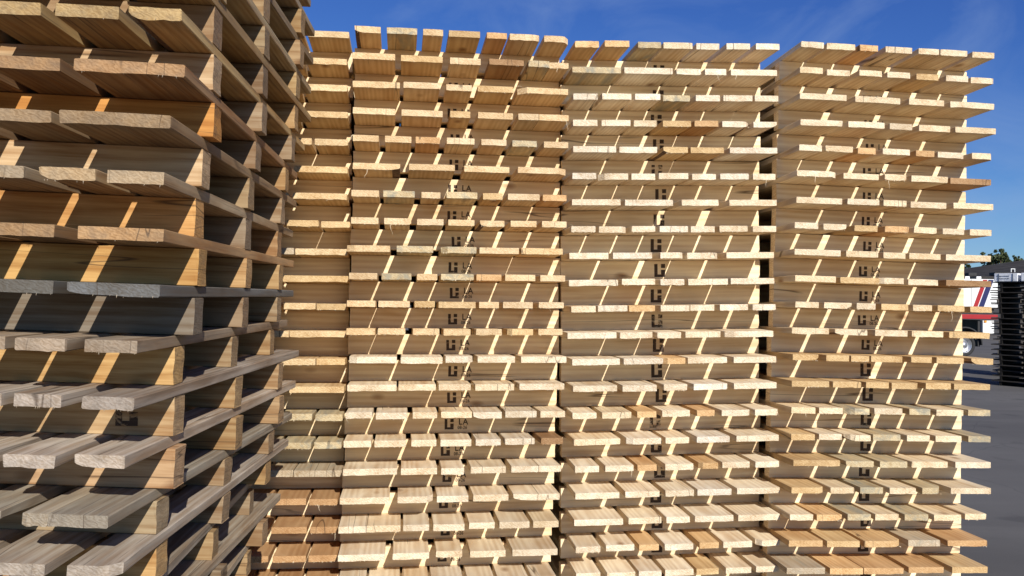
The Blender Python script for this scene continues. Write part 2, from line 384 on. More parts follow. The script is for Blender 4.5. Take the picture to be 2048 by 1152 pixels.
def board(parent, x0, x1, y0, y1, zt, t, mats, color, rng, rough=1.0, wane=0.0, fuzz=3, name='deck_board', cut=0.0):
    """one deck board lying along y: sawn ends, eased arrises, optional waney edge"""
    w = x1 - x0
    xc = (x0 + x1) / 2
    n = 7
    c = 0.0012 if rough < 1.5 else 0.0025
    V, F, MI = [], [], []
    sk = rng.uniform(-0.02, 0.02)
    ys = [0.0, 0.010, 0.10, (y1 - y0) * 0.4, (y1 - y0) * 0.75, y1 - y0]
    ws = rng.choice((-1, 1))
    droop = rng.uniform(-0.0012, 0.0012) * rough
    bulge = rng.uniform(0, 0.0025)
    for r, yy in enumerate(ys):
        jit = 0.0014 * rough if r in (0, 5) else 0.0004 * rough
        wz = wane * (1.0 if r < 2 else max(0.0, 1 - r * 0.28)) * rng.uniform(0.8, 1.1)
        zo = droop * (1 if r < 2 else 0)
        ring = []
        for i in range(n):
            u = i / (n - 1)
            x = -w / 2 + c + (w - 2 * c) * u
            z = -t + zo + (rng.uniform(-1, 1) * jit * 0.65 if r == 0 else 0)
            if wane and ((ws < 0 and i <= 1) or (ws > 0 and i >= n - 2)):
                edge = (i == 0 or i == n - 1)
                z += wz * (0.75 if edge else 0.18)
                if edge:
                    x -= ws * wz * 0.35
            ring.append([x, yy, z])
        side_r = [[w / 2, yy, -t + c + zo], [w / 2, yy, -c + zo]]
        side_l = [[-w / 2, yy, -c + zo], [-w / 2, yy, -t + c + zo]]
        if wane:
            if ws > 0:
                side_r[0] = [w / 2 - wz * 0.12, yy, -t + min(t - 2 * c, c + wz * 0.9)]
            else:
                side_l[1] = [-w / 2 + wz * 0.12, yy, -t + min(t - 2 * c, c + wz * 0.9)]
        topz = [[-w / 2 + c + (w - 2 * c) * (i / (n - 1)), yy, zo + (rng.uniform(-1, 0) * jit * 0.35 if r == 0 else 0)] for i in range(n - 1, -1, -1)]
        pts = ring + side_r + topz + side_l
        for p in pts:
            if r == 0:
                p[1] += rng.uniform(-1, 1) * jit * 0.7 + sk * p[0] - bulge * (1 - (2 * p[0] / w) ** 2)
                if cut and abs(p[0] - ws * w / 2) < cut:
                    p[1] += (cut - abs(p[0] - ws * w / 2)) * 1.3
            elif r == 1 and cut and abs(p[0] - ws * w / 2) < cut:
                p[1] += (cut - abs(p[0] - ws * w / 2)) * 1.3
            p[0] += rng.uniform(-1, 1) * jit * 0.3
            V.append(tuple(p))
    R = 2 * n + 4
    for r in range(len(ys) - 1):
        for j in range(R):
            a, b = r * R + j, r * R + (j + 1) % R
            F.append((a, a + R, b + R, b))
            m = 0
            if wane:
                if ws > 0 and j in (n - 2, n - 1): m = 2
                if ws < 0 and j in (0, R - 1): m = 2
            MI.append(m)
    for r, flip in ((0, False), (len(ys) - 1, True)):
        o = r * R
        top = lambda i: o + n + 2 + (n - 1 - i)
        fs = [(o + i, o + i + 1, top(i + 1), top(i)) for i in range(n - 1)]
        fs.append((o + n - 1, o + n, o + n + 1, top(n - 1)))
        fs.append((o + R - 1, o + 0, top(0), o + R - 2))
        for f in fs:
            F.append(f[::-1] if flip else f); MI.append(1)
    if fuzz:
        splinters(V, F, MI, rng, w, 0.0, -t, fuzz, 0.0058)
        if rng.random() < 0.16:
            curl(V, F, MI, rng, (rng.uniform(-w / 2, w / 2), 0.0, rng.choice((0, -t))), rng.uniform(0.02, 0.05))
    o = mesh_obj(name, V, F, mats, parent, MI)
    o.location = (xc, y0, zt)
    o.rotation_euler = (0, 0, rng.gauss(0, 0.0022))
    o.color = color
    return o

def stringer(parent, x0, x1, y, z0, z1, mats, color, rng, thick=0.048, rough=1.0, name='stringer'):
    """beam on edge lying along x"""
    V, F, MI = [], [], []
    c = 0.0012 * max(1, rough)
    h = z1 - z0
    nz = 4
    xs = [0.0, 0.008, (x1 - x0) * 0.35, (x1 - x0) * 0.7, (x1 - x0) - 0.008, x1 - x0]
    for r, xx in enumerate(xs):
        endr = r in (0, len(xs) - 1)
        j = 0.0014 * rough if endr else 0.0003
        pts = []
        zz = [c + (h - 2 * c) * i / (nz - 1) for i in range(nz)]
        pts += [[xx, 0.0, z] for z in zz]
        pts += [[xx, c, h], [xx, thick - c, h]]
        pts += [[xx, thick, z] for z in zz[::-1]]
        pts += [[xx, thick - c, 0.0], [xx, c, 0.0]]
        for p in pts:
            if endr:
                p[0] += rng.uniform(-1, 1) * j
                if rough > 1.2:
                    p[1] += rng.uniform(-1, 1) * 0.0012
            V.append(tuple(p))
    R = 2 * nz + 4
    for r in range(len(xs) - 1):
        for k in range(R):
            a, b = r * R + k, r * R + (k + 1) % R
            F.append((a, a + R, b + R, b)[::-1]); MI.append(0)
    for r, flip in ((0, True), (len(xs) - 1, False)):
        o = r * R
        fr = [o + i for i in range(nz)]
        bk = [o + nz + 2 + (nz - 1 - i) for i in range(nz)]
        fs = [(fr[i], bk[i], bk[i + 1], fr[i + 1]) for i in range(nz - 1)]
        fs.append((fr[nz - 1], bk[nz - 1], o + nz + 1, o + nz))
        fs.append((o + R - 1, o + R - 2, bk[0], fr[0]))
        for f in fs:
            F.append(f if flip else f[::-1]); MI.append(1)
    if flip is False and rough > 0:
        for _ in range(int(3 * rough)):
            i = len(V)
            z = rng.uniform(0.1, 0.9) * h
            L = rng.uniform(0.001, 0.003)
            X = x1 - x0
            V += [(X - 0.001, 0.001, z), (X - 0.001, 0.001, z + 0.002), (X - 0.001, 0.003, z), (X + L, rng.uniform(-0.002, 0.003), z + rng.uniform(-.003, .003))]
            F += [(i, i + 1, i + 3), (i + 1, i + 2, i + 3), (i + 2, i, i + 3)]
            MI += [3, 3, 3]
    o = mesh_obj(name, V, F, mats, parent, MI)
    o.location = (x0, y, z0)
    o.color = color
    return o

# ---- stamps (flat print, slightly proud of the wood)
def text_mesh(body, size, spacing=1.0):
    cu = bpy.data.curves.new('stamp_text', 'FONT')
    cu.body = body
    cu.size = size
    cu.resolution_u = 2
    cu.space_character = spacing
    cu.offset = size * 0.018
    ob = bpy.data.objects.new('stamp_text', cu)
    COL.objects.link(ob)
    dg = bpy.context.evaluated_depsgraph_get()
    me = bpy.data.meshes.new_from_object(ob.evaluated_get(dg))
    vs = [tuple(v.co) for v in me.vertices]
    fs = [tuple(p.vertices) for p in me.polygons]
    bpy.data.objects.remove(ob)
    bpy.data.curves.remove(cu)
    bpy.data.meshes.remove(me)
    return vs, fs

def logo_rects(s):
    # square emblem: tall left bar, foot, short right bar, small square above it
    W_, H_ = 0.86 * s, s
    return [(0, 0.30 * W_, 0, H_), (0.302 * W_, W_, 0, 0.20 * H_), (0.62 * W_, W_, 0.202 * H_, 0.55 * H_),
            (0.62 * W_, W_, 0.69 * H_, H_)]

def stamp_mesh(kind, mat):
    V, F = [], []
    def rects(rs, dx=0, dz=0):
        for (a, b, c, d) in rs:
            i = len(V)
            V.extend([(a + dx, 0, c + dz), (b + dx, 0, c + dz), (b + dx, 0, d + dz), (a + dx, 0, d + dz)])
            F.append((i, i + 1, i + 2, i + 3))
    def text(body, size, dx, dz, sp=1.0, sx=1.0):
        vs, fs = text_mesh(body, size, sp)
        i = len(V)
        V.extend([(x * sx + dx, 0, y + dz) for x, y, _ in vs])
        F.extend([tuple(i + k for k in f) for f in fs])
    if kind == 'small':
        rects(logo_rects(0.047))
        text('LA', 0.038, 0.062, 0.021, 1.15, 0.92)
        text('08-26', 0.021, 0.058, 0.001, 1.05, 0.84)
    else:
        rects(logo_rects(0.061))
    me = bpy.data.meshes.new('stamp')
    me.from_pydata(V, [], F)
    me.materials.append(mat)
    me.update()
    return me

STAMPS = {(k, i): stamp_mesh(k, M_INK[i]) for k in ('small', 'large') for i in range(3)}

def stamp(par, kind, fade, x, z, y=-0.0007):
    o = bpy.data.objects.new('stamp', STAMPS[(kind, fade)])
    COL.objects.link(o)
    o.parent = par
    o.location = (x, y, z)
    o.rotation_euler = (0, math.sin(x * 977 + z * 311 + len(bpy.data.objects)) * 0.022, 0)
    return o

# ---------------------------------------------------------------- stacks
def axes(th, al, ph):
    y = Vector((-math.sin(th) * math.cos(al), math.cos(th) * math.cos(al), math.sin(al)))
    x = Vector((math.cos(th) * math.cos(ph), math.sin(th) * math.cos(ph), math.sin(ph)))
    x = (x - y * x.dot(y)).normalized()
    return x, y, x.cross(y)

NUM = 'zero one two three four five six seven eight nine ten'.split()
ORD = ['top', 'second', 'third', 'fourth', 'fifth', 'sixth', 'seventh', 'eighth', 'ninth', 'tenth', 'eleventh', 'twelfth',
       'thirteenth', 'fourteenth', 'fifteenth', 'sixteenth', 'seventeenth', 'eighteenth', 'nineteenth', 'twentieth',
       'twenty-first', 'twenty-second', 'twenty-third', 'twenty-fourth', 'twenty-fifth']

SPEC = {
    'A': dict(xl=-0.470, xr=0.472, stamp=None, where='in the stack half hidden behind the weathered one', group='pale pallets in the half hidden stack'),
    'B': dict(xl=-0.470, xr=0.470, stamp=('small', -0.040), where='in the middle stack stamped LA', group='pale pallets in the middle LA stack'),
    'C': dict(xl=-0.498, xr=0.460, stamp=('large', -0.062), where='in the stack right of middle', group='pale pallets in the stack right of the middle'),
    'D': dict(xl=-0.495, xr=0.460, stamp=('small', -0.066), where='in the rightmost tall pale stack', group='pale pallets in the rightmost tall stack'),
    'N': dict(xl=-0.470, xr=0.480, stamp=None, where='in the nearby weathered stack', group='weathered pallets in the near left stack'),
}
# boards that stand out in the photograph: o orange, r reddish, s blue-stained, g grey, b brown, t tan
ODD = {
    'A': {5: {}, 14: 's', 15: 's', 16: 'g', 17: 'q', 18: 'q', 19: 'q', 20: 'q', 7: {-2: 't'}, 9: 't', 10: {-1: 't'}, 8: {-2: 'g'}},
    'B': {0: {1: 's', 3: 't', 4: 'r'}, 1: {3: 'b', 4: 's', 1: 't'}, 2: {3: 't'}, 3: {2: 't'}, 4: {2: 'r', 5: 's'}, 6: {1: 's', 3: 's', 4: 't', 6: 'r'},
          8: {1: 's', 2: 's'}, 9: {1: 's', 3: 's', 4: 'r'}, 10: {2: 't'}, 11: {5: 't'}, 15: {6: 'b'}},
    'C': {0: {0: 'o', 1: 'o', 2: 's'}, 1: {0: 's'}, 2: {2: 'p', 3: 's'}, 3: {3: 't', 4: 'r'}, 4: {2: 't', 3: 't'}, 10: {2: 'o'}, 12: {2: 'o'}, 14: {2: 'o', 4: 'r'},
          16: {2: 'r', 4: 'o'}, 19: {2: 'o', 4: 'o'}, 20: {4: 't'}},
    'D': {0: {2: 'r'}, 1: {4: 't'}, 4: {2: 'r', 4: 'r'}, 5: {4: 'b'}, 9: {1: 't', 4: 'b'}, 7: {2: 't', 3: 'r'}, 10: {3: 't', 5: 't', 6: 't'}, 11: {4: 't'}, 12: 't', 13: 't', 14: {2: 's', 4: 's', 6: 's'},
          15: {3: 's', 6: 's', 0: 't'}, 16: {0: 't', 1: 's', 2: 's'}, 17: {2: 's', 4: 's', 0: 't'}, 18: {1: 'o', 2: 's', 4: 's'},
          19: {0: 'o', 1: 't', 2: 'o', 3: 'g', 4: 'r'}, 20: {0: 'g', 1: 'o', 2: 'r', 3: 'r', 4: 't'}},
}
TINT = {'o': (0.65, 0.44, 0.22, 0.93), 'r': (0.58, 0.37, 0.18, 0.93), 'q': (0.48, 0.29, 0.14, 0.9), 's': (0.56, 0.46, 0.28, 0.42), 'g': (0.44, 0.36, 0.25, 0.55),
        'b': (0.36, 0.22, 0.11, 0.8), 't': (0.60, 0.43, 0.22, 0.9), 'p': (0.74, 0.66, 0.52, 1.0)}

def gen_boards(xl, xr, rng):
    n = rng.choice((5, 5, 6, 7, 7))
    ws = [rng.uniform(0.085, 0.14) if n > 5 else rng.uniform(0.13, 0.19) for _ in range(n)]
    gap = (xr - xl - sum(ws)) / max(1, n - 1)
    if gap < 0.006:
        f = (xr - xl - 0.012 * (n - 1)) / sum(ws)
        ws = [w * f for w in ws]; gap = 0.012
    out, x = [], xl
    for w in ws:
        out.append((x, x + w)); x += w + gap
    return out

def odd_of(key, k, i, n):
    d = ODD.get(key, {}).get(k)
    if d is None: return None
    if isinstance(d, str): return d if True else None
    return d.get(i, d.get(i - n))

def make_pallet(key, k, x, y, z, org, boards, hbeam, label, rng):
    S = SPEC[key]
    old = key == 'N'
    base = org - z * (hbeam + BT)
    M = Matrix(((x.x, y.x, z.x, base.x), (x.y, y.y, z.y, base.y), (x.z, y.z, z.z, base.z), (0, 0, 0, 1)))
    root = empty('pallet', M, label, 'pallet', S['group'])
    zt = hbeam + BT
    over = 0.21 if old else OVER
    if old:
        bm_, sm_ = [M_OFACE, M_OEND, M_BARK, M_OFIBRE], [M_OSTR, M_OSTREND, M_BARK, M_OFIBRE]
    else:
        bm_, sm_ = [M_FACE, M_END, M_BARK, M_FIBRE], [M_STR, M_STREND, M_BARK, M_FIBRE]
    # overall tone of this pallet's boards
    if key == 'B':
        base_c = (0.66, 0.50, 0.295) if k < 12 else (0.715, 0.605, 0.435)
    elif key == 'A':
        base_c = (0.66, 0.49, 0.27) if k < 14 else (0.60, 0.46, 0.27)
    elif key == 'C':
        base_c = (0.735, 0.635, 0.47)
    elif key == 'D':
        base_c = (0.72, 0.60, 0.41)
    else:
        base_c = tuple(q * 0.80 for q in NTONE.get(k, (0.42, 0.35, 0.26)))
    for i, (a, b) in enumerate(boards):
        u = rng.gauss(0, 0.055 if not old else 0.10)
        v = rng.gauss(0, 0.03)
        col = (base_c[0] * (1 + u), base_c[1] * (1 + u - v * 0.5), base_c[2] * (1 + u - v * 1.6), 1.0 - max(0.0, rng.gauss(0.0, 0.10)))
        tag = odd_of(key, k, i, len(boards))
        if tag:
            tt = TINT[tag]
            f = 1 + rng.gauss(0, 0.06)
            col = (tt[0] * f, tt[1] * f, tt[2] * f, tt[3])
        col = tuple(max(0.02, min(0.95, q)) for q in col)
        wane = rng.uniform(0.008, 0.015) if rng.random() < (0.06 if not old else 0.14) else 0.0
        cut = rng.uniform(0.01, 0.03) if rng.random() < 0.06 else 0.0
        y0 = -over + rng.gauss(0, 0.0035 if not old else 0.006)
        board(root, a, b, y0, (0.96 + 0.17 if not old else 1.22) + rng.gauss(0, 0.004), zt, BT * rng.uniform(0.95, 1.0), bm_, col, rng,
              rough=rng.choice((0.6, 0.9, 1.2, 1.8)) if not old else rng.choice((0.8, 1.2, 1.7)), wane=wane, cut=cut, fuzz=rng.choice((0, 2, 5, 9, 14)) if not old else rng.choice((0, 2, 6)))
    for j, yy in enumerate((0.0, 0.455, 0.92)):
        if old and j:  # inner beams: browner, and dimmed in colour to paint the shade inside the stack
            bm0 = NBEAM.get(k, (0.42, 0.30, 0.17))
            w_ = rng.uniform(0.4, 0.9)
            bc = tuple(0.68 * (a_ * (1 - w_) + b_ * w_) for a_, b_ in zip(bm0, rng.choice(((0.47, 0.30, 0.16), (0.55, 0.36, 0.17), (0.36, 0.27, 0.18)))))
        elif old:
            bc = tuple(q * 0.86 for q in NBEAM.get(k, (0.42, 0.30, 0.17)))
        else:
            bc = (0.83, 0.695, 0.475) if key in 'CD' else (0.83, 0.68, 0.45)
        f = 1 + rng.gauss(0, 0.035 if not old else 0.09)
        g = rng.gauss(0, 0.03)
        col = (min(.9, bc[0] * f), min(.9, bc[1] * f * (1 - g * .4)), min(.9, bc[2] * f * (1 - g)), 1.0 - max(0, rng.gauss(0, 0.05)))
        s = stringer(root, S['xl'] + rng.gauss(0, 0.0025), S['xr'] + rng.gauss(0, 0.0025), yy + (rng.gauss(0, 0.002) if not old else rng.uniform(-0.004, 0.006)),
                     0.0, hbeam - 0.0004, sm_, col, rng, thick=0.065 if old else 0.048, rough=0.8 if not old else 1.3)
        if j == 0:
            sx = -s.location.x
            zc = hbeam
            if key in ('B', 'D') and not (key == 'D' and k >= 12):
                fade = rng.choice((0, 0, 1, 1)) if key == 'B' else rng.choice((0, 0, 1))
                stamp(s, 'small', fade, sx + S['stamp'][1] + rng.uniform(-0.012, 0.014), zc - 0.073 + rng.uniform(-0.003, 0.003))
            elif key in ('C', 'D'):
                X = S['stamp'][1] if key == 'C' else -0.045
                stamp(s, 'large', rng.choice((0, 1, 1, 2)), sx + X + rng.uniform(-0.016, 0.014), zc - 0.078 + rng.uniform(-0.003, 0.002))
            elif key == 'N' and k in (0, 7):
                stamp(s, 'large', 0 if k == 0 else 2, sx + (-0.10 if k == 0 else 0.345), zc - (0.082 if k == 0 else 0.072))
    return root

# tones of the weathered stack, row by row (deck, beam)
NTONE = {-5: (0.44, 0.33, 0.19), -4: (0.46, 0.35, 0.21), -3: (0.48, 0.37, 0.22), -2: (0.50, 0.39, 0.23), -1: (0.54, 0.37, 0.175), 0: (0.54, 0.37, 0.165),
         1: (0.47, 0.28, 0.135), 2: (0.41, 0.28, 0.155), 3: (0.52, 0.38, 0.225), 4: (0.52, 0.32, 0.155), 5: (0.20, 0.19, 0.165), 6: (0.44, 0.335, 0.23),
         7: (0.44, 0.36, 0.28), 8: (0.54, 0.45, 0.355), 9: (0.46, 0.39, 0.29), 10: (0.54, 0.455, 0.36)}
NBEAM = {-5: (0.48, 0.32, 0.15), -4: (0.50, 0.34, 0.16), -3: (0.52, 0.37, 0.18), -2: (0.54, 0.37, 0.17), -1: (0.34, 0.22, 0.12), 0: (0.46, 0.325, 0.19), 1: (0.60, 0.28, 0.075),
         2: (0.49, 0.345, 0.20), 3: (0.60, 0.33, 0.12), 4: (0.66, 0.39, 0.14), 5: (0.27, 0.22, 0.165), 6: (0.62, 0.40, 0.17), 7: (0.50, 0.34, 0.18),
         8: (0.52, 0.34, 0.19), 9: (0.40, 0.30, 0.18), 10: (0.50, 0.31, 0.13)}

for key in 'ABCD':
    ft, S = FIT[key], SPEC[key]
    q = ft['q']
    rng = random.Random(100 + ord(key))
    rows = [[(a / 1000.0, b / 1000.0) for a, b in r] for r in ft['rows']]
    NP = 23
    for k in range(NP):
        ph = q[3] + q[4] * (min(k, 20) - 10) / 10
        x, y, z = axes(ft['th'], ft['al'], ph)
        X0, _, Z0 = axes(ft['th'], ft['al'], q[3])
        kk = (min(k, 20) - 10) / 10
        org = Vector(q[:3]) - Z0 * PITCH_Z * k + X0 * (q[5] * kk + q[6] * kk * kk)
        if k < len(rows):
            bs = rows[k]
            if key == 'A':        # the left part of this stack is hidden by the weathered one
                left = gen_boards(S['xl'], bs[0][0] - 0.018, rng) if bs[0][0] > -0.2 else []
                bs = left[-6:] + bs
        else:
            bs = gen_boards(S['xl'] + 0.01, S['xr'] - 0.01, rng)
        # boards abut the beam below exactly; ease boards that touch each other
        hb = PITCH_Z - BT
        if k == NP - 1:
            c = min((org + x * sx + y * sy - z * (BT)).z for sx in (S['xl'], S['xr']) for sy in (0, 0.96))
            hb = max(0.05, c - 0.002)
        n = len(bs)
        tone = 'orange-stained' if (key == 'A' and 17 <= k <= 20) or (key == 'D' and k in (19, 20)) else \
               'mould-stained' if (key == 'A' and k in (14, 15)) or (key == 'D' and k in (14, 16, 17, 18)) else \
               ('tan' if key in 'AB' and k < 12 else 'pale')
        place = ('top' if k == 0 else ORD[k] + ' from the top')
        lab = '%s pallet, %s, %s' % (tone, place, S['where']) if n > 7 or key == 'A' else \
              '%s pallet with %s boards, %s %s' % (tone, NUM[n], place, S['where'])
        make_pallet(key, k, x, y, z, org, bs, hb, lab, rng)

# the near, weathered stack
NYAW = {-5: 0.03, -4: 0.03, -3: 0.045, -2: 0.02, -1: 0.022, 0: 0.01, 1: -0.008, 2: 0.003, 3: 0.01, 4: 0.005, 5: 0.01, 6: 0.025, 7: 0.060, 8: 0.062, 9: 0.076, 10: 0.06}
ft, S = FIT['N'], SPEC['N']
q = ft['q']
rng = random.Random(77)
NR = 11
zs = {k: q[4 + k] for k in range(NR)}
xs_ = {k: q[4 + NR + k] for k in range(NR)}
for k in range(-1, -6, -1):
    zs[k] = zs[k + 1] + PITCH_Z + (0.001 if k % 2 else -0.001)
    xs_[k] = xs_[0] - 0.004 * abs(k) * (1 if k % 2 else -0.5)
last = NR - 1
nlow = 8
for j in range(1, nlow + 1):
    zs[last + j] = zs[last] - (zs[last] - 0.012) / (nlow + 1) * j
    xs_[last + j] = xs_[last] + 0.004 * math.sin(j * 2.1)
zs[last + nlow + 1] = 0.006
for k in range(-5, last + nlow + 1):
    x, y, z = axes(ft['th'], ft['al'], q[2] + q[3] * (max(0, min(10, k)) - 5) / 5)
    org = Vector((q[0] + xs_[k], q[1], zs[k]))
    # the old pallets were not set down quite square: each is turned a little about its near right corner
    dth = NYAW.get(k, 0.05 * math.sin(k * 1.7))
    pivot = org + x * 0.48
    x = (x * math.cos(dth) - y * math.sin(dth)).normalized(); y = z.cross(x).normalized()
    org = pivot - x * 0.48
    hb = zs[k] - zs[k + 1] - BT
    if 0 <= k < NR:
        bs = [(a / 1000.0, b / 1000.0) for a, b in ft['rows'][k]]
        left, xx = [], bs[0][0] - rng.uniform(0.025, 0.05)
        while xx > -0.36:
            w = rng.uniform(0.09, 0.15)
            left.append((xx - w, xx)); xx -= w + rng.uniform(0.025, 0.06)
        bs = left[::-1] + bs
        bs = [(a + 0.21 * dth, b + 0.21 * dth) for a, b in bs]
    else:
        bs = gen_boards(S['xl'] + 0.02, 0.470 + rng.uniform(-0.01, 0.012), rng)
    vis = k + 5
    tone = 'grey' if k in (5, 7, 8, 9, 10) or k > 10 else 'brown'
    place = 'top' if vis == 0 else ORD[vis] + ' from the top'
    lab = 'old %s pallet, %s, %s' % (tone, place, S['where'])
    make_pallet('N', k, x, y, z, org, bs, hb, lab, rng)

# ---------------------------------------------------------------- ground
def ground_mat():
    t = NT('asphalt')
    tc = t.node('ShaderNodeTexCoord')
    P = tc.outputs['Object']
    n1 = t.noise(P, 0.35, 5.0, 0.6, 0.4)
    n2 = t.noise(P, 160.0, 3.0, 0.7)
    n3 = t.noise(t.mapping(P, (0.25, 2.2, 1)), 1.0, 4.0, 0.6, 0.5)
    c = t.mix(t.ramp(n1, 0.35, 0.7), (0.098, 0.092, 0.085, 1), (0.144, 0.136, 0.124, 1))
    c = t.mix(t.ramp(n3, 0.45, 0.75, (0, 0, 0, 1), (0.5, 0.5, 0.5, 1)), c, (0.165, 0.155, 0.140, 1))
    c = t.mix(t.ramp(n2, 0.35, 0.7, (0, 0, 0, 1), (0.5, 0.5, 0.5, 1)), c, (0.06, 0.058, 0.056, 1))
    n6 = t.noise(P, 1.7, 3.0, 0.5, 0.3)
    c = t.mix(t.ramp(n6, 0.62, 0.70, (0, 0, 0, 1), (0.45, 0.45, 0.45, 1)), c, (0.05, 0.048, 0.045, 1))
    # fine cracks
    vo = t.node('ShaderNodeTexVoronoi', feature='DISTANCE_TO_EDGE')
    nn = t.node('ShaderNodeTexNoise'); nn.inputs['Scale'].default_value = 1.2; nn.inputs['Detail'].default_value = 4
    t.l.new(P, nn.inputs['Vector'])
    mx = t.mix(0.35, P, nn.outputs['Color'])
    t.l.new(mx, vo.inputs['Vector'])
    vo.inputs['Scale'].default_value = 0.55
    c = t.mix(t.ramp(vo.outputs['Distance'], 0.0, 0.004, (0.3, 0.3, 0.3, 1), (0, 0, 0, 1)), c, (0.03, 0.03, 0.03, 1))
    t.put(t.b.inputs['Base Color'], c)
    t.b.inputs['Roughness'].default_value = 0.9
    t.b.inputs['Specular IOR Level'].default_value = 0.25
    bp = t.node('ShaderNodeBump')
    bp.inputs['Strength'].default_value = 0.5
    bp.inputs['Distance'].default_value = 0.006
    t.put(bp.inputs['Height'], n2)
    t.l.new(bp.outputs[0], t.b.inputs['Normal'])
    return t.m

g = mesh_obj('ground', [(-1500, -1500, 0), (1500, -1500, 0), (1500, 1500, 0), (-1500, 1500, 0)], [(0, 1, 2, 3)], [ground_mat()])
g['kind'] = 'structure'

# ---------------------------------------------------------------- dark pallets standing behind on the right
M_DFACE = wood('dark_board', 'Y', old=True, knots=False)
M_DBEAM = wood('dark_beam', 'X', old=False, knots=False)
def box_faces(V, F, x0, x1, y0, y1, z0, z1):
    i = len(V)
    V += [(x0, y0, z0), (x1, y0, z0), (x1, y1, z0), (x0, y1, z0), (x0, y0, z1), (x1, y0, z1), (x1, y1, z1), (x0, y1, z1)]
    F += [(i, i + 3, i + 2, i + 1), (i + 4, i + 5, i + 6, i + 7), (i, i + 1, i + 5, i + 4), (i + 1, i + 2, i + 6, i + 5), (i + 2, i + 3, i + 7, i + 6), (i + 3, i, i + 4, i + 7)]

def box_mesh(name, dims, mat):
    V, F = [], []
    box_faces(V, F, *dims)
    me = bpy.data.meshes.new(name)
    me.from_pydata(V, [], F)
    me.materials.append(mat)
    me.update()
    return me

BW = [box_mesh('deck_board', (-w / 2, w / 2, 0, 1.25, -0.02, 0), M_DFACE) for w in (0.10, 0.125, 0.15)]
SB = box_mesh('stringer', (0, 1.0, 0, 0.04, 0, 0.0885), M_DBEAM)

def simple_pallet(loc, rz, label, group, rng, c1, c2):
    M = Matrix.Translation(loc) @ Matrix.Rotation(rz, 4, 'Z')
    root = empty('pallet', M, label, 'pallet', group)
    for i in range(7):
        o = bpy.data.objects.new('deck_board', BW[rng.randrange(3)])
        COL.objects.link(o); o.parent = root
        o.location = (0.06 + i * 0.145 + rng.uniform(-.01, .01), -0.145 + rng.uniform(-.012, .012), 0.109)
        f = rng.uniform(0.8, 1.25)
        o.color = (c1[0] * f, c1[1] * f, c1[2] * f, 0.9)
    for yy in (0.0, 0.46, 0.92):
        o = bpy.data.objects.new('stringer', SB)
        COL.objects.link(o); o.parent = root
        o.location = (rng.uniform(-.006, .006), yy, 0)
        f = rng.uniform(0.85, 1.15)
        o.color = (c2[0] * f, c2[1] * f, c2[2] * f, 1.0)
    return root

rng = random.Random(5)
# visible side of the stack runs away to the left; its nearer end is beyond the right edge of the frame
sd = Vector((-0.60, 0.80, 0)).normalized()          # direction of the visible side, going away
farc = at(1986, 777, 15.9); farc.z = 0               # far left corner on the asphalt
ang = math.atan2(sd.y, sd.x)
# local y runs from the near end to the far corner
def dark_stack(corner, n, label_tail, group, c1, c2, z0=0.0):
    rz = ang - math.pi / 2
    org = corner - Vector((-math.sin(rz), math.cos(rz), 0)) * 1.08
    for k in range(n):
        place = 'bottom' if k == 0 else ORD[k] + ' from the ground'
        simple_pallet(Vector((org.x + rng.uniform(-.02, .02), org.y + rng.uniform(-.02, .02), z0 + k * 0.1092)), rz + rng.uniform(-.02, .02),
                      '%s pallet, %s, %s' % (label_tail[0], place, label_tail[1]), group, rng, c1, c2)
    return org, rz

NDK = 20
org1, rz1 = dark_stack(farc, NDK, ('black', 'in the dark stack at the right edge'), 'black pallets at the right edge', (0.020, 0.019, 0.018), (0.012, 0.011, 0.010))  # dark wood taken down to near black, shade on this side put into the colour
yv = Vector((-math.sin(rz1), math.cos(rz1), 0)); xv = Vector((math.cos(rz1), math.sin(rz1), 0))
org2, rz2 = dark_stack(Vector((at(1985, 740, 18.2).x, 18.2, 0)), NDK - 1, ('grey', 'in the stack behind the black one'), 'grey pallets behind the black stack', (0.25, 0.23, 0.21), (0.16, 0.15, 0.13))

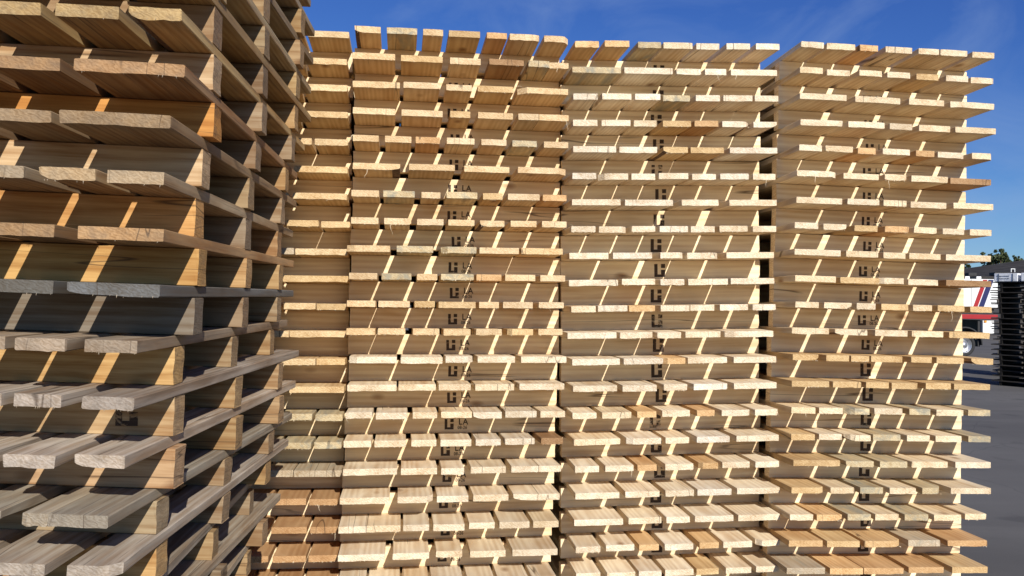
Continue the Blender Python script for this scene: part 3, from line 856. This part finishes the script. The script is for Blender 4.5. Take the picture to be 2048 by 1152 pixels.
# packs wrapped in white sheet lying on top of the two stacks
def print_mat():
    t = NT('white_wrap')
    tc = t.node('ShaderNodeTexCoord')
    P = tc.outputs['Object']
    n = t.noise(P, 7.0, 4.0, 0.6, 0.6)
    c = t.ramp(n, 0.35, 0.65, (0.70, 0.71, 0.72, 1), (0.86, 0.86, 0.85, 1))
    t.put(t.b.inputs['Base Color'], c)
    t.b.inputs['Roughness'].default_value = 0.45
    bp = t.node('ShaderNodeBump'); bp.inputs['Strength'].default_value = 0.5; bp.inputs['Distance'].default_value = 0.02
    t.put(bp.inputs['Height'], n); t.l.new(bp.outputs[0], t.b.inputs['Normal'])
    return t.m
M_WRAP = print_mat()
M_PRINT = plain('grey_print', (0.16, 0.18, 0.20), 0.6)
def pack(org, rz, y0, y1, ztop, h, label):
    M = Matrix.Translation(Vector((org.x, org.y, ztop))) @ Matrix.Rotation(rz, 4, 'Z')
    root = empty('wrapped_pack', M, label, 'pack', 'white wrapped packs on the dark stacks')
    bm = bmesh.new()
    box_bm(bm, -0.02, 0.95, y0, y1, 0.001, h, 0.012)
    for v in bm.verts:
        v.co += Vector((math.sin(v.co.y * 31) * 0.003, 0, math.cos(v.co.y * 23 + v.co.x * 7) * 0.003))
        if v.co.z < 0.004: v.co.z = 0.001
    bm_obj('wrapping', bm, M_WRAP, root)
    r = random.Random(int(y0 * 100) + 3)
    V, F = [], []
    for row in range(2):                                   # illegible small print on the side
        x = y0 + (y1 - y0) * 0.35
        while x < y1 - 0.08:
            L = r.uniform(0.012, 0.03)
            box_faces(V, F, -0.024, -0.021, x, x + L, h * (0.62 - row * 0.30), h * (0.62 - row * 0.30) + 0.016)
            x += L + r.uniform(0.006, 0.02)
    mesh_obj('print', V, F, [M_PRINT], root)
    for yy in (y0 + 0.08, y1 - 0.10):
        V, F = [], []
        box_faces(V, F, -0.025, -0.0215, yy, yy + 0.014, 0.004, h - 0.004)
        mesh_obj('strap', V, F, [M_PRINT], root)
ztop = NDK * 0.1092 + 0.003
pack(org1, rz1, 0.62, 1.06, ztop, 0.17, 'white wrapped pack on the black stack, the left and farther one')
pack(org1, rz1, 0.06, 0.56, ztop, 0.17, 'white wrapped pack on the black stack at the frame edge')

# ---------------------------------------------------------------- trailer
TY = 25.5
M_WHITE = plain('trailer_white', (0.70, 0.71, 0.69), 0.4, 0.05, 2.0)
M_RED = plain('red_paint', (0.32, 0.014, 0.018), 0.4, 0.1, 3.0)
M_NAVY = plain('navy_paint', (0.014, 0.017, 0.085), 0.4, 0.1, 3.0)
M_TYRE = plain('tyre_rubber', (0.025, 0.025, 0.026), 0.85, 0.2, 8.0)
M_STEEL = plain('rim_steel', (0.55, 0.56, 0.58), 0.35, 0.2, 5.0, metal=0.8)
M_CHASSIS = plain('chassis_black', (0.02, 0.02, 0.022), 0.6, 0.2, 4.0)
M_AMBER = plain('amber_lens', (0.8, 0.30, 0.03), 0.3)
wc = at(1931, 690, TY)                 # wheel centre
rz = 0.05
zt = lambda py: at(1960, py, TY).z
xr = at(1998, 600, TY).x
Mt = Matrix.Translation(Vector((wc.x, TY, 0))) @ Matrix.Rotation(rz, 4, 'Z')
trailer = empty('truck_trailer', Mt, 'white flatbed trailer with slanted red and navy stripes and red chassis rail', 'trailer')
xe = xr - wc.x
xw = -7.0
z1, z0 = zt(558), zt(617)
bm = bmesh.new(); box_bm(bm, xw, xe, 0.0, 2.4, z0, z1, 0.02); bm_obj('side_panel', bm, M_WHITE, trailer)
M_SEAM = plain('panel_seam', (0.30, 0.31, 0.30), 0.6, 0.2, 3.0)
for i_ in range(9):                                  # upright seams between the side panels
    xs0 = xe - 0.95 - i_ * 0.8
    V, F = [], []
    box_faces(V, F, xs0, xs0 + 0.018, -0.008, -0.001, z0 + 0.01, z1 - 0.01)
    mesh_obj('panel_seam', V, F, [M_SEAM], trailer)
def slant(name, xb0, xb1, mat):
    # stripe leaning to the right as it rises, bolted proud of the side
    dx = 0.36 * (z1 - z0) * 1.0
    V = []
    za, zb = z0 + 0.02, z1 - 0.02
    for yy in (-0.006, -0.001):
        V += [(xb0, yy, za), (xb1, yy, za), (xb1 + dx, yy, zb), (xb0 + dx, yy, zb)]
    F = [(0, 1, 2, 3), (7, 6, 5, 4), (0, 4, 5, 1), (1, 5, 6, 2), (2, 6, 7, 3), (3, 7, 4, 0)]
    mesh_obj(name, V, F, [mat], trailer)
X = lambda px, py: at(px, py, TY).x - wc.x
slant('red_stripe', X(1946, 615), X(1955, 615), M_RED)
slant('navy_stripe', X(1957, 615), X(1968, 615), M_NAVY)
bm = bmesh.new(); box_bm(bm, xw, xe - 0.02, -0.03, 0.10, zt(638), zt(629), 0.01); bm_obj('chassis_rail', bm, M_RED, trailer)
bm = bmesh.new(); box_bm(bm, xw, xe - 0.05, 0.12, 2.3, zt(629), z0 - 0.003, 0.01); bm_obj('deck_frame', bm, M_CHASSIS, trailer)
bm = bmesh.new(); box_bm(bm, 0.62, 1.02, 0.02, 0.45, zt(667), zt(641), 0.015); bm_obj('storage_box', bm, M_WHITE, trailer)
bm = bmesh.new(); box_bm(bm, 0.66, 0.74, -0.01, 0.016, zt(645), zt(641), 0.004); bm_obj('side_marker', bm, M_AMBER, trailer)
bm = bmesh.new(); box_bm(bm, 0.50, 0.58, 0.1, 2.2, 0.35, zt(640), 0.01); bm_obj('mud_flap', bm, M_CHASSIS, trailer)
# mudguard arc
V, F = [], []
for s_ in range(13):
    a = math.pi * s_ / 12
    for r_ in (0.58, 0.62):
        for yy in (0.0, 0.5):
            V.append((math.cos(a) * r_, yy, wc.z + math.sin(a) * r_))
for s_ in range(12):
    b = s_ * 4
    F += [(b, b + 4, b + 5, b + 1), (b + 2, b + 3, b + 7, b + 6), (b, b + 2, b + 6, b + 4), (b + 1, b + 5, b + 7, b + 3)]
mesh_obj('mudguard', V, F, [M_CHASSIS], trailer)
def wheel(cx):
    R, r = wc.z, 0.27
    prof = [(r, 0.04), (r + 0.02, 0.0), (R - 0.05, 0.0), (R - 0.012, 0.025), (R, 0.06), (R, 0.26), (R - 0.02, 0.30), (r, 0.30)]
    n = 40
    V, F = [], []
    for i in range(n):
        a = 2 * math.pi * i / n
        for (rr, yy) in prof:
            V.append((math.cos(a) * rr, yy, math.sin(a) * rr))
    m = len(prof)
    for i in range(n):
        for j in range(m - 1):
            a, b = i * m + j, ((i + 1) % n) * m + j
            F.append((a, b, b + 1, a + 1))
    ty = mesh_obj('wheel', V, F, [M_TYRE], trailer, smooth=True)
    ty.location = (cx, 0.05, R)
    prof2 = [(0.27, 0.02), (0.25, 0.03), (0.23, 0.12), (0.17, 0.13), (0.15, 0.06), (0.10, 0.05), (0.09, 0.0), (0.0, 0.0)]
    V, F = [], []
    for i in range(n):
        a = 2 * math.pi * i / n
        for (rr, yy) in prof2:
            V.append((math.cos(a) * rr, yy, math.sin(a) * rr))
    m = len(prof2)
    for i in range(n):
        for j in range(m - 1):
            a, b = i * m + j, ((i + 1) % n) * m + j
            F.append((a, b, b + 1, a + 1))
    mesh_obj('rim', V, F, [M_STEEL], ty, smooth=True)
for cx_ in (0.0, -1.3, -2.6):
    wheel(cx_)
for x_ in (-6.2,):
    for y_ in (0.3, 2.0):
        bm = bmesh.new(); box_bm(bm, x_, x_ + 0.12, y_, y_ + 0.12, 0.0, zt(638), 0.01)
        box_bm(bm, x_ - 0.08, x_ + 0.20, y_ - 0.08, y_ + 0.2, 0.0, 0.03)
        bm_obj('landing_leg', bm, M_CHASSIS, trailer)

# small wrapped loads on the trailer deck
for i, (pa, pb) in enumerate(((1928, 1931), (1942, 1952), (1965, 1975.5))):
    a, b = at(pa, 552, TY), at(pb, 552, TY)
    o_ = empty('wrapped_load', Matrix.Translation(Vector((a.x, TY + 0.35, z1 + 0.001))),
               ['white wrapped load on the trailer, partly behind the rightmost tall stack', 'white wrapped load in the middle of the trailer top', 'white wrapped load on the trailer above the red stripe'][i], 'load', 'white loads on the trailer')
    bm = bmesh.new(); box_bm(bm, 0, b.x - a.x, 0, 0.5, 0, 0.10, 0.01); bm_obj('wrapping', bm, M_WRAP, o_)
    bm = bmesh.new(); box_bm(bm, -0.004, 0.016, -0.004, 0.504, 0, 0.104, 0.0); bm_obj('strap', bm, M_CHASSIS, o_)

# ---------------------------------------------------------------- low dark building
BY = 48.0
def roof_mat():
    t = NT('roof_felt')
    tc = t.node('ShaderNodeTexCoord')
    n = t.noise(t.mapping(tc.outputs['Object'], (0.6, 2.5, 2.5)), 1.0, 5.0, 0.65, 0.4)
    t.put(t.b.inputs['Base Color'], t.ramp(n, 0.35, 0.7, (0.030, 0.028, 0.027, 1), (0.060, 0.056, 0.052, 1)))
    t.b.inputs['Roughness'].default_value = 0.95
    t.b.inputs['Specular IOR Level'].default_value = 0.1
    return t.m
M_ROOF = roof_mat()
M_DWALL = plain('dark_wall', (0.035, 0.036, 0.04), 0.8, 0.2, 1.0)
bx0, bx1 = at(1500, 550, BY).x, at(2500, 550, BY).x
ze = at(1980, 553, BY).z
house = empty('low_building', Matrix.Translation(Vector((0, BY, 0))), 'long low building with dark sloping roof behind the trailer', 'building')
bm = bmesh.new(); box_bm(bm, bx0, bx1, 0.6, 12.0, 0.0, ze - 0.05); bm_obj('wall', bm, M_DWALL, house)
# roof: one slope rising away, ridge higher towards the right
zr0, zr1 = at(1500, 520, BY + 8).z - 1.7, at(2048, 519, BY + 8).z + 0.9
xa, xb = bx0 - 0.5, bx1 + 0.5
def zr(x):
    xp0, xp1 = at(1930, 537, BY + 8).x, at(2048, 521, BY + 8).x
    za_, zb_ = at(1930, 537, BY + 8).z, at(2048, 520, BY + 8).z
    return min(zb_ + 0.6, max(za_ - 0.6, za_ + (x - xp0) / (xp1 - xp0) * (zb_ - za_)))
NXR = 40
V, F = [], []
for i in range(NXR + 1):
    x = xa + (xb - xa) * i / NXR
    V += [(x, 0.0, ze), (x, 8.0, zr(x)), (x, 14.0, ze), (x, 0.0, ze - 0.18), (x, 14.0, ze - 0.18)]
for i in range(NXR):
    b = i * 5
    F += [(b, b + 5, b + 6, b + 1), (b + 1, b + 6, b + 7, b + 2), (b + 3, b + 8, b + 5, b), (b + 4, b + 2, b + 7, b + 9), (b + 3, b + 4, b + 9, b + 8)]
F += [(0, 1, 2, 4, 3), tuple(NXR * 5 + j for j in (3, 4, 2, 1, 0))]
mesh_obj('roof', V, F, [M_ROOF], house)
# roof windows / dark vents low on the slope
for (pa, pb, py) in ((1932, 1948, 549), (1984, 2016, 548)):
    a, b = at(pa, py, BY + 1.2), at(pb, py, BY + 1.2)
    bm = bmesh.new(); box_bm(bm, a.x, b.x, 0.9, 1.5, a.z - 0.10, a.z + 0.10, 0.01); bm_obj('roof_vent', bm, M_CHASSIS, house)
# thin white frame standing on the packs
fa = at(2022, 562, 15.2)
fr = empty('metal_frame', Matrix.Translation(Vector((fa.x, fa.y, ztop + 0.171))), 'small white square metal frame standing above the wrapped packs', 'frame')
V, F = [], []
s_ = 0.085
hh = 0.075
box_faces(V, F, 0, 0.012, 0, 0.012, 0, hh)
box_faces(V, F, s_ - 0.012, s_, 0, 0.012, 0, hh)
box_faces(V, F, 0.0125, s_ - 0.0125, 0, 0.012, hh - 0.014, hh - 0.001)
mesh_obj('rail', V, F, [M_WHITE], fr)

# ---------------------------------------------------------------- trees far behind
def leaf_mat(name, c):
    t = NT(name)
    oi = t.node('ShaderNodeNewGeometry')
    col = t.mix(oi.outputs['Random Per Island'], tuple(q * 0.65 for q in c) + (1,), tuple(q * 1.35 for q in c) + (1,))
    t.put(t.b.inputs['Base Color'], col)
    t.b.inputs['Roughness'].default_value = 0.7
    t.b.inputs['Subsurface Weight'].default_value = 0.0
    return t.m
M_LEAF = leaf_mat('leaves', (0.065, 0.085, 0.03))
M_TRUNK = plain('trunk_bark', (0.10, 0.075, 0.05), 0.9, 0.3, 5.0)
def tree(px, ptop, pw, Y, label, seed):
    r = random.Random(seed)
    c = at(px, ptop, Y)
    H = c.z
    rad = pw / FPX * Y / 2
    root = empty('tree', Matrix.Translation(Vector((c.x, Y, 0))), label, 'tree', 'trees behind the low building')
    # trunk with limbs
    V, F = [], []
    def limb(p, q, r0, r1, n=7):
        d = (q - p).normalized()
        a = d.orthogonal().normalized(); b = d.cross(a)
        i0 = len(V)
        for (c_, rr) in ((p, r0), ((p + q) / 2 + a * r0 * 0.4, (r0 + r1) / 2), (q, r1)):
            for k in range(n):
                t_ = 6.283 * k / n
                V.append(tuple(c_ + a * math.cos(t_) * rr + b * math.sin(t_) * rr))
        for s in range(2):
            for k in range(n):
                a0, a1 = i0 + s * n + k, i0 + s * n + (k + 1) % n
                F.append((a0, a1, a1 + n, a0 + n))
    limb(Vector((0, 0, 0)), Vector((0.1, 0, H * 0.55)), 0.22, 0.13)
    tips = []
    for k in range(12):
        a = 6.283 * k / 12 + r.uniform(-.3, .3)
        z_ = H * r.uniform(0.40, 0.56)
        q = Vector((math.cos(a) * rad * r.uniform(.35, .9), math.sin(a) * rad * r.uniform(.35, .9), H * r.uniform(0.68, 0.97)))
        limb(Vector((0.06, 0, z_)), q, 0.08, 0.02, 5)
        tips.append(q)
    mesh_obj('trunk', V, F, [M_TRUNK], root)
    LV, LF = [], []
    clumps = []
    for q in tips:
        for _ in range(5):
            clumps.append((q + Vector((r.gauss(0, rad * .22), r.gauss(0, rad * .22), r.gauss(-rad * .1, rad * .2))), rad * r.uniform(.10, .24)))
    for (q, cr) in clumps:
        if q.z > H: q.z = H - r.uniform(0, .3)
        for _ in range(70):
            d = Vector((r.gauss(0, 1), r.gauss(0, 1), r.gauss(0, .8))).normalized() * cr * r.uniform(.3, 1.1)
            p = q + d
            n = Vector((r.gauss(0, 1), r.gauss(0, 1), r.gauss(0, 1))).normalized()
            a = n.orthogonal().normalized() * r.uniform(.06, .13); b = n.cross(a)
            i = len(LV)
            LV.extend([tuple(p - a), tuple(p + b * .6), tuple(p + a), tuple(p - b * .6)])
            LF.append((i, i + 1, i + 2, i + 3))
    mesh_obj('crown', LV, LF, [M_LEAF], root)
tree(1991, 500, 46, 66.0, 'leafy green tree rising behind the dark roof, fuller crown', 11)
tree(2012, 499, 18, 69.0, 'slim green tree top beside the fuller crown', 12)
tree(2040, 509, 22, 72.0, 'small green tree top at the right frame edge', 13)
tree(1932, 505, 14, 80.0, 'faint tree tip just right of the rightmost tall stack', 14)
